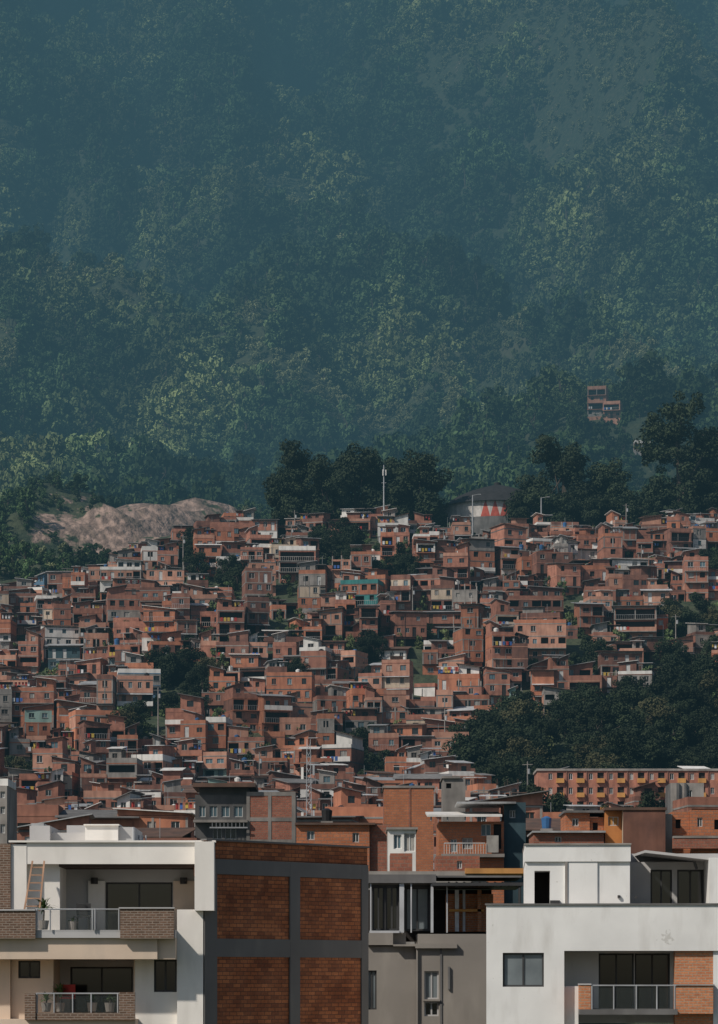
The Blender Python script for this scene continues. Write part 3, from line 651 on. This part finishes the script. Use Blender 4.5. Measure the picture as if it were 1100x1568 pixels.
for i, (px, d, w, rf, tp) in enumerate(((222, 262, 7, 'tin', 1272), (268, 250, 5, 'parapet', 1280), (85, 262, 6, 'tinx', 1258), (500, 285, 6, 'tin', 1244), (548, 290, 6, 'parapet', 1240), (850, 265, 7, 'tin', 1262), (770, 290, 7, 'tinx', 1222), (150, 300, 7, 'tin', 1244), (40, 300, 7, 'parapet', 1236), (240, 300, 7, 'tinx', 1238), (1095, 290, 7, 'parapet', 1222))):
    x = (px-CX)/F*d; top = (HZ-tp)/F*d-2*2.6-.9; make_house(random.Random(900+i), x, d, top, math.radians(rng.uniform(-8, 8)), w, 6, 2, rng.choice(BR), rf, h=2.6)

# ---------------------------------------------------------------- foreground materials
def white_wall(name, c, dirty=.25, peel=None):
    m, nt, b = nodes_of(name); tc = nt.nodes.new('ShaderNodeTexCoord'); P = tc.outputs['Object']
    col = mixc(nt, maprange(nt, noisen(nt, P, .5, 6), .35, .7, 0, 1), c, tuple(x*.84 for x in c))
    st = noisen(nt, P, 1.6, 7, (1, 1, .25)); col = mixc(nt, maprange(nt, st, .52, .82, 0, dirty), col, (.34, .31, .27))
    if peel:
        d = nt.nodes.new('ShaderNodeVectorMath'); d.operation = 'DISTANCE'; nt.links.new(P, d.inputs[0]); d.inputs[1].default_value = peel
        f = mathn(nt, 'ADD', maprange(nt, d.outputs['Value'], .05, .42, .12, -.16), noisen(nt, P, 7, 7))
        col = mixc(nt, maprange(nt, f, .52, .60, 0, .55), col, (.42, .40, .36))
    nt.links.new(col, b.inputs['Base Color']); b.inputs['Roughness'].default_value = .8; b.inputs['Specular IOR Level'].default_value = .25
    bn = nt.nodes.new('ShaderNodeBump'); bn.inputs['Strength'].default_value = .25; bn.inputs['Distance'].default_value = .01
    nt.links.new(noisen(nt, P, 30, 5), bn.inputs['Height']); nt.links.new(bn.outputs[0], b.inputs['Normal']); return m
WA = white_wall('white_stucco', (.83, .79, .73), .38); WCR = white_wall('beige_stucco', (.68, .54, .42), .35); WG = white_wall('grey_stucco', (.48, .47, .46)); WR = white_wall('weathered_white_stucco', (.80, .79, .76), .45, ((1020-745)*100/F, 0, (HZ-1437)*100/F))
BB = brickmat('brown_face_brick', (.19, .115, .08), (.12, .075, .052), (.26, .21, .17), .24, .08, .014)
BP = brickmat('hollow_clay_block', (.50, .185, .08), (.24, .09, .05), (.16, .085, .055), .33, .135, .013, patch=(.6, .52, .5), bias=-.1, patchamt=.9)
OB = brickmat('orange_face_brick', (.56, .23, .11), (.44, .165, .08), (.38, .28, .2), .28, .09, .012)
CF = white_wall('frame_concrete', (.15, .145, .14), .15); CM = white_wall('weathered_concrete', (.27, .245, .215), .8); WOOD = simple('ladder_wood', (.42, .25, .16), None, 3)
GL = simple('dark_glazing', (.012, .014, .016), None, .5, rough=.08, vary=0, stain=0, spec=.6); GREYGL = simple('grey_glazing', (.20, .23, .24), (.13, .15, .16), .8, rough=.15, vary=0, stain=.1)
m, nt, b = nodes_of('railing_glass'); b.inputs['Base Color'].default_value = (.10, .12, .12, 1); b.inputs['Roughness'].default_value = .1; b.inputs['Alpha'].default_value = .22; RG = m
BOT = 2282
def rail(p, a, b_, t, bt, y, posts):
    q = PB(100, p.ox); X, Z = q.X, q.Z
    q.mb.poly([(X(a),y,Z(bt)),(X(b_),y,Z(bt)),(X(b_),y,Z(t+2)),(X(a),y,Z(t+2))], RG)
    q.mb.beam((X(a),y-.02,Z(t)), (X(b_),y-.02,Z(t)), .025, METALL, n=6)
    for c in posts: q.mb.beam((X(c),y-.03,Z(bt)), (X(c),y-.03,Z(t)), .028, METALL, n=6)
    return q
# ---- left white building
E = empty('white_apartment_building', (0, 0, 0))
p = PB(100)
p.box(-90, 17, 1292, BOT, 99.9, 112, BB); p.box(17.2, 41, 1293, 1395, 99.98, 112, WA)
p.box(41, 329.5, 1290, 1323, 100, 109, WA); p.box(14, 331, 1287, 1290, 99.9, 109.1, WA); p.box(41, 90, 1323, 1425, 100.4, 109, WA)
p.box(90, 300, 1323, 1327, 100.1, 109, simple('lintel_and_shade', (.08, .05, .04), None)); p.box(300, 329.5, 1290, 1395, 99.3, 108.9, WA)  # dark brown lintel; its colour also paints the band's shadowed underside
p.wall(90, 300, 1327, 1426, 102.6, WG, [(152, 257, 1347, 1425, 'win', GL, METAL), ])
p.box(125, 151, 1345, 1425, 102.5, 102.59, WA); p.box(258.5, 300, 1345, 1425, 102.5, 102.59, WCR); p.box(296, 300, 1327, 1340, 100.3, 100.7, BR[1])
p.mb.beam((p.X(135), 102.4, p.Z(1340)), (p.X(135), 102.4, p.Z(1350)), .12, METAL, n=8); p.mb.beam((p.X(275), 102.4, p.Z(1340)), (p.X(275), 102.4, p.Z(1350)), .12, METAL, n=8)
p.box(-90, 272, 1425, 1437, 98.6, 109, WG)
p.box(-90, 245, 1437.2, 1469, 98.75, 109, WCR); p.box(245.2, 272, 1437.2, 1469, 98.9, 109, WCR)
p.box(272.2, 312, 1393, BOT, 99.7, 109, WA)
p.wall(17.2, 80, 1469, 1560, 100, WCR, [(28, 62, 1471, 1498, 'win', GL, METAL)]); p.box(-90, 17, 1469, 1560, 99.8, 99.89, WCR)
p.box(80.1, 82, 1469, 1560, 100, 102.2, WCR); p.box(205, 207, 1469, 1560, 100, 102.2, WCR); p.wall(82, 205, 1469, 1560, 102.2, WG, [(98, 196, 1480, 1556, 'win', GL, METAL)])
p.wall(207, 272.2, 1469, BOT, 99.99, WA, [(236, 271, 1469.5, 1519, 'win', GL, METAL)])
p.box(-90, 212, 1560, 1575, 98.7, 109, WCR); p.box(-90, 207, 1575, BOT, 100.2, 109, WA)
p.mb.finish('walls', parent=E)
q = PB(100); q.box(-90, 62, 1396, 1438, 98.45, 98.59, BB); q.box(190, 271, 1393, 1438, 98.45, 98.59, BB); q.box(190, 192, 1393, 1424.8, 98.6, 100, BB); q.box(-90, 62, 1394, 1396, 98.4, 98.65, WG); q.box(188, 272, 1391, 1393, 98.4, 98.65, WG)
q.box(46, 62, 1521, 1561, 98.45, 98.69, BB); q.box(188, 212, 1519, 1561, 98.45, 98.69, BB); q.box(62, 188, 1550, 1561, 98.5, 98.69, BB); q.mb.finish('brick_parapets', parent=E)
rail(p, 62, 190, 1394, 1425, 98.55, (64, 84, 148, 152, 188)).mb.finish('upper_railing', parent=E)
rail(p, 62, 188, 1521, 1550, 98.6, (64, 90, 118, 146, 186)).mb.finish('lower_railing', parent=E)
q = PB(100); q.box(118, 170, 1257, 1287, 103, 107, WA); q.box(170.1, 195, 1259, 1287, 103.2, 107, WG); q.box(60, 118, 1266, 1287, 104, 107, WG); q.box(80, 118, 1252, 1266, 105, 107, WG); q.box(28, 60, 1256, 1287, 103.5, 107, WG); q.box(30, 50, 1252, 1256, 103.6, 106, ZINC); q.box(116, 172, 1255, 1257, 102.9, 107.1, WA)
for i in range(6): q.mb.beam((q.X(180+i*5.5), 105, q.Z(1287)), (q.X(180+i*5.5), 105, q.Z(1268)), .03, METALL)
q.mb.beam((q.X(198), 102, q.Z(1287)), (q.X(198), 102, q.Z(1262)), .04, METALL); q.mb.finish('rooftop_rooms', parent=E)
mb = MB(); A = lambda px, py, y: ((px-CX)*100/F, y, (HZ-py)*100/F)
mb.beam(A(43, 1396, 98.9), A(51, 1319, 99.8), .04, WOOD, n=4); mb.beam(A(66, 1396, 98.9), A(69, 1319, 99.8), .04, WOOD, n=4)
for i in range(6):
    t = (i+.6)/6.4; mb.beam(A(43+8*t, 1396-77*t, 98.9+.9*t), A(66+3*t, 1396-77*t, 98.9+.9*t), .03, WOOD, n=4)
mb.finish('wooden_ladder')
def spiky(px, pyb, y, h, n=26, name='potted_dracaena', red=False):
    mb = MB(); o = Vector(A(px, pyb, y)); r = random.Random(int(px)); G = simple('dracaena_leaf', (.05, .10, .03), (.10, .15, .05), 3)
    mb.beam(o, o+Vector((0,0,.3)), .13, CONC, .18, 10); mb.beam(o+Vector((0,0,.3)), o+Vector((.02,0,h*.5)), .03, BARK, .025)
    c0 = o+Vector((0,0,h*.45))
    for i in range(n):
        a = r.uniform(0, 6.28); el = r.uniform(-.1, 1.4); L = h*r.uniform(.3, .5); dv = Vector((math.cos(a)*math.cos(el), math.sin(a)*math.cos(el), math.sin(el)))
        c = c0+Vector((0,0,r.uniform(0, h*.15))); s = dv.cross(Vector((0,0,1))).normalized()*.035
        m1 = c+dv*L*.6; e = c+dv*L+Vector((0,0,-L*.25)); mb.poly([c-s*.6, c+s*.6, m1+s, m1-s], G); mb.poly([m1-s, m1+s, e], G)
    mb.finish(name)
spiky(71, 1424, 99.2, 1.25, 50); spiky(108, 1424, 100.8, .6, 18); spiky(75, 1549, 99.2, .75, 30); spiky(170, 1549, 99.6, .8, 30); spiky(92, 1549, 100.0, 1.1, 40); spiky(140, 1549, 100.3, .7, 30)
def chair(px, pyb, y, mat, name):
    mb = MB(); o = A(px, pyb, y); x, y0, z = o
    for a in (-.2, .2):
        for b_ in (-.2, .2): mb.beam((x+a,y0+b_,z), (x+a,y0+b_,z+.43), .02, METAL)
    mb.box(x-.24, x+.24, y0-.24, y0+.24, z+.43, z+.48, mat); mb.box(x-.24, x+.24, y0+.2, y0+.25, z+.5, z+.9, mat); mb.finish(name)
chair(125, 1424, 100.6, METAL, 'terrace_chair'); chair(104, 1549, 99.9, CLOTH[1], 'red_chair')
# ---- brick panelled building
ang = math.atan2(5.4, 5.06); mb = MB(); L = 7.42; Zk = lambda py: (HZ-py)*100/F
cols = [(-.55, 0.02), (3.5, 3.98), (7.08, L)]
mb.wall((-.55, 0), (1, 0), L+.55, -17, 4.62, BP)
for a, b_ in cols: mb.box(a, b_, -.06, -.003, -17, 4.02, CF)
for t, bt in ((4.02, 3.52), (1.37, .76), (-1.75, -2.3)):
    for a, b_ in ((0.02, 3.5), (3.98, 7.08)): mb.box(a, b_, -.055, -.003, bt, t, CF)
sd = (math.sin(ang), math.cos(ang)); bk = (L+sd[0]*5, sd[1]*5); lf = (-.55+sd[0]*9.5, sd[1]*9.5)
mb.wall((L, 0), sd, 5, -17, 4.62, BRD); mb.poly([(*bk, -17), (*lf, -17), (*lf, 4.5), (*bk, 4.5)], BRD)
mb.poly([(-.5, .02, 4.55), (L-.02, .02, 4.55), (*bk, 4.55), (*lf, 4.55)], CONC)
mb.box(-.5, L+.05, -.09, .2, 4.62, 4.68, CF)
mb.finish('brick_panel_building', ((330-CX)*100/F, 100.15, 0), ang)
# ---- middle concrete building with glazed terrace
d = 117; p = PB(d)
p.box(560, 668, 1339, 1352, 0, 7, CONCD); p.box(662, 800, 1352, 1357, -.6, 5, METAL); p.box(668, 800, 1340, 1343, 0.5, 5, CONCD)
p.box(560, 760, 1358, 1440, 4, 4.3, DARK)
for a, w_ in ((567, 2), (612, 7), (629, 2), (660, 4), (684, 2)): p.box(a, a+w_, 1352, 1428, .1, .3, METALL)
p.box(566, 612, 1425, 1428.5, .05, .35, METALL); p.wall(569, 612, 1354, 1425, .5, METAL, [(571, 589, 1357, 1424, 'win', GL, METAL), (591, 610, 1357, 1424, 'win', GL, METAL)])
p.wall(620, 660, 1354, 1425, .9, METAL, [(622, 658, 1358, 1424, 'win', GREYGL, METAL)])
p.box(686, 760, 1366, 1425, 2.5, 3.2, OB); p.box(712, 716, 1360, 1425, 2.3, 2.45, METALL); p.box(700, 706, 1360, 1425, 2.3, 2.45, CLOTH[0]); p.box(735, 741, 1360, 1425, 2.2, 2.45, OB); p.box(690, 745, 1390, 1394, 2.2, 2.3, OCHRE)
for i in range(9): p.mb.beam((p.X(695+i*12), -.5, p.Z(1357)), (p.X(690+i*12), 2.5, p.Z(1348)), .04, METAL, n=4)
p.mb.beam((p.X(795), -.5, p.Z(1354)), (p.X(795), -.5, p.Z(1430)), .06, METAL)
p.box(562, 602, 1428.5, 1447, 0, 7, CM); p.box(602.2, 638, 1446, 1449, -.15, 6.8, CM); p.box(598, 622, 1428.5, 1446, .4, 6, CM); p.box(640, 760, 1430, 1449, .1, 7, CM); p.box(636, 700, 1445, 1452, -.2, .09, CM)
p.wall(560, 638, 1449, BOT, .2, CM, [(562, 577, 1486, 1546, 'win', GREYGL, METAL), ]); p.wall(638, 760, 1449, BOT, 0, CM, [(650, 672, 1487, 1530, 'win', GREYGL, WG), (650, 672, 1534, 1556, 'win', GL, WG)])
p.box(637.5, 640, 1452, BOT, -.12, -.01, CM); p.box(686, 689, 1480, 1515, -.1, -.01, CONCD); p.box(648, 674, 1530.5, 1533, -.12, -.01, CM); p.box(560, 760, 1449, BOT, 1, 7, CM); p.box(674, 677, 1449, BOT, -.04, -.01, CONCD)
p.mb.finish('grey_concrete_building', (0, d, 0))
# ---- right white building
x0 = (745-CX)*100/F; RZ = math.radians(-2.6); E = empty('white_corner_building', (x0, 100, 0), RZ)
p = PB(100, 745)
p.wall(745, 864, 1386, BOT, 0, WR, [(770, 833, 1459, 1511, 'win', GREYGL, METAL)]); p.wall(864, 1180, 1386, 1456, 0, WR); X = p.X; Z = p.Z
p.mb.wall((0, 12), (0, -1), 12, Z(BOT), Z(1386), WR); p.mb.poly([(0,0,Z(1386)),(X(1180),0,Z(1386)),(X(1180),12,Z(1386)),(0,12,Z(1386))], CONC)
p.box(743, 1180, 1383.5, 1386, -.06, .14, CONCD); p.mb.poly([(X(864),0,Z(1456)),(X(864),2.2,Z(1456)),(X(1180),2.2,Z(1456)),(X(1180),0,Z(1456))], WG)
p.box(862.5, 864, 1456.2, BOT, .02, 2.2, WR)
p.wall(864, 1180, 1456, 1568, 2.2, WR, [(920, 975, 1459, 1550, 'win', GL, METAL), (976, 1031, 1459, 1550, 'win', GL, METAL), (1100, 1150, 1459, 1550, 'win', GL, METAL)])
p.box(864, 886, 1510, BOT, .3, 2.1, WR); p.box(1033, 1091, 1456.2, BOT, .15, .9, OB); p.box(1030, 1092, 1507, 1509, -.3, .14, CONC); p.box(1034, 1090, 1509, 1552, -.25, .14, OB); p.box(1091.3, 1180, 1456.2, BOT, .1, 2, WR)
p.box(886, 1034, 1545, 1553, -1.0, 2.1, CONCD); p.box(886, 903, 1508, 1545, -1.0, -.75, OB); p.box(886, 888, 1508, 1545, -.75, .3, OB); p.box(884, 904, 1506, 1508, -1.03, -.7, WG); p.box(900, 1034, 1590, 1600, -1.0, 2.1, WR)
p.box(864, 1180, 1600, BOT, .4, 2, WR)
p.wall(805, 966, 1318, 1383.5, .9, WR, [(819, 843, 1332, 1383, 'open', DARK, FRAME, 1.6)]); p.box(804, 967, 1292, 1318, .8, 7, WR); p.box(803, 968, 1290, 1292.2, .74, 7.1, CONC)
p.box(866, 916, 1318.2, 1383.3, .84, .895, WR); p.box(866, 870, 1318.2, 1383.3, .8, .835, CONC)
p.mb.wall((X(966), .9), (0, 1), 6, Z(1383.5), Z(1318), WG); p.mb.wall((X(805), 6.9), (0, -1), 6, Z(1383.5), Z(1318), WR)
p.wall(966, 1088, 1314, 1383.5, 3.6, WG, [(1004, 1038, 1326, 1383, 'win', GL, METAL), (1046, 1088, 1326, 1383, 'win', GL, METAL)])  # dark panes spread over the back wall to darken the recess
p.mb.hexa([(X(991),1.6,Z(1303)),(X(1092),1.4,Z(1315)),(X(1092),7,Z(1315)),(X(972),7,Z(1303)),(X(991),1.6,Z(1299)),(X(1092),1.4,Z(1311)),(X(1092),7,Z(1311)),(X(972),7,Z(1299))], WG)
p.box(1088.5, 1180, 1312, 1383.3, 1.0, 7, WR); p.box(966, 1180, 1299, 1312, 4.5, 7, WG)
for a, t in ((947, 1370), (973, 1371)): p.box(a, a+4, t, t+4, .8, .898, METAL)
p.box(843, 858, 1378, 1383.4, .6, .89, METAL)
p.mb.beam((X(1068), 2, Z(1316)), (X(1072), 2, Z(1328)), .05, METAL)
p.mb.finish('walls', parent=E)
rail(p, 903, 1032, 1509, 1545, -.95, (905, 938, 972, 1003, 1030)).mb.finish('balcony_railing', parent=E)

# ---------------------------------------------------------------- haze: a thin layer everywhere, plus an added bank behind the ridge; both emit their colour
def haze(name, ys0, ys1, x, dens, colr):
    mb = MB(); t0 = 60+.4*(ys0-150); t1 = 60+.4*(ys1-150)
    mb.hexa([(-x,ys0,-80),(x,ys0,-80),(x,ys1,-80),(-x,ys1,-80),(-x,ys0,t0),(x,ys0,t0),(x,ys1,t1),(-x,ys1,t1)], DARK)
    hz = mb.finish(name); m = bpy.data.materials.new(name); m.use_nodes = True; nt = m.node_tree; nt.nodes.clear()
    o = nt.nodes.new('ShaderNodeOutputMaterial'); ad = nt.nodes.new('ShaderNodeAddShader'); ab = nt.nodes.new('ShaderNodeVolumeAbsorption'); em = nt.nodes.new('ShaderNodeEmission')
    ab.inputs['Color'].default_value = (0, 0, 0, 1); ab.inputs['Density'].default_value = dens; em.inputs['Color'].default_value = (*colr, 1); em.inputs['Strength'].default_value = dens  # emitted colour plus absorption stands in for light scattered by haze
    nt.links.new(ab.outputs[0], ad.inputs[0]); nt.links.new(em.outputs[0], ad.inputs[1]); nt.links.new(ad.outputs[0], o.inputs['Volume'])
    hz.data.materials.clear(); hz.data.materials.append(m)
HC = (.047, .110, .143)
haze('atmospheric_haze', 150, 5400, 3500, 1/3500, HC)
haze('ridge_separation_haze', 812, 1050, 3400, 1/1000, HC)  # extra glowing bank, added to set the ridge trees off from the slope

# ---------------------------------------------------------------- light, world, camera
S = Vector((-.68, -.52, .76)).normalized()
sun = bpy.data.lights.new('sun', 'SUN'); sun.energy = 3.5; sun.angle = math.radians(1.5); sun.color = (1, .93, .84)
so = bpy.data.objects.new('sun', sun); scene.collection.objects.link(so); so.rotation_euler = S.to_track_quat('Z', 'Y').to_euler()
w = bpy.data.worlds.new('World'); scene.world = w; w.use_nodes = True; nt = w.node_tree; bg = nt.nodes['Background']
sk = nt.nodes.new('ShaderNodeTexSky'); sk.sky_type = 'NISHITA'; sk.sun_disc = False; sk.sun_elevation = math.asin(S.z); sk.sun_rotation = math.atan2(S.x, S.y)
nt.links.new(sk.outputs[0], bg.inputs[0]); bg.inputs[1].default_value = .07
scene.view_settings.view_transform = 'Standard'; scene.view_settings.look = 'None'; scene.view_settings.exposure = 0
cam = bpy.data.cameras.new('camera'); co = bpy.data.objects.new('camera', cam); scene.collection.objects.link(co); scene.camera = co
co.location = (0, 0, 0); co.rotation_euler = (math.pi/2, 0, 0); cam.sensor_fit = 'VERTICAL'; cam.sensor_height = 24; cam.lens = 24*F/1568; cam.shift_y = (HZ-784)/1568
cam.clip_start = .5; cam.clip_end = 20000
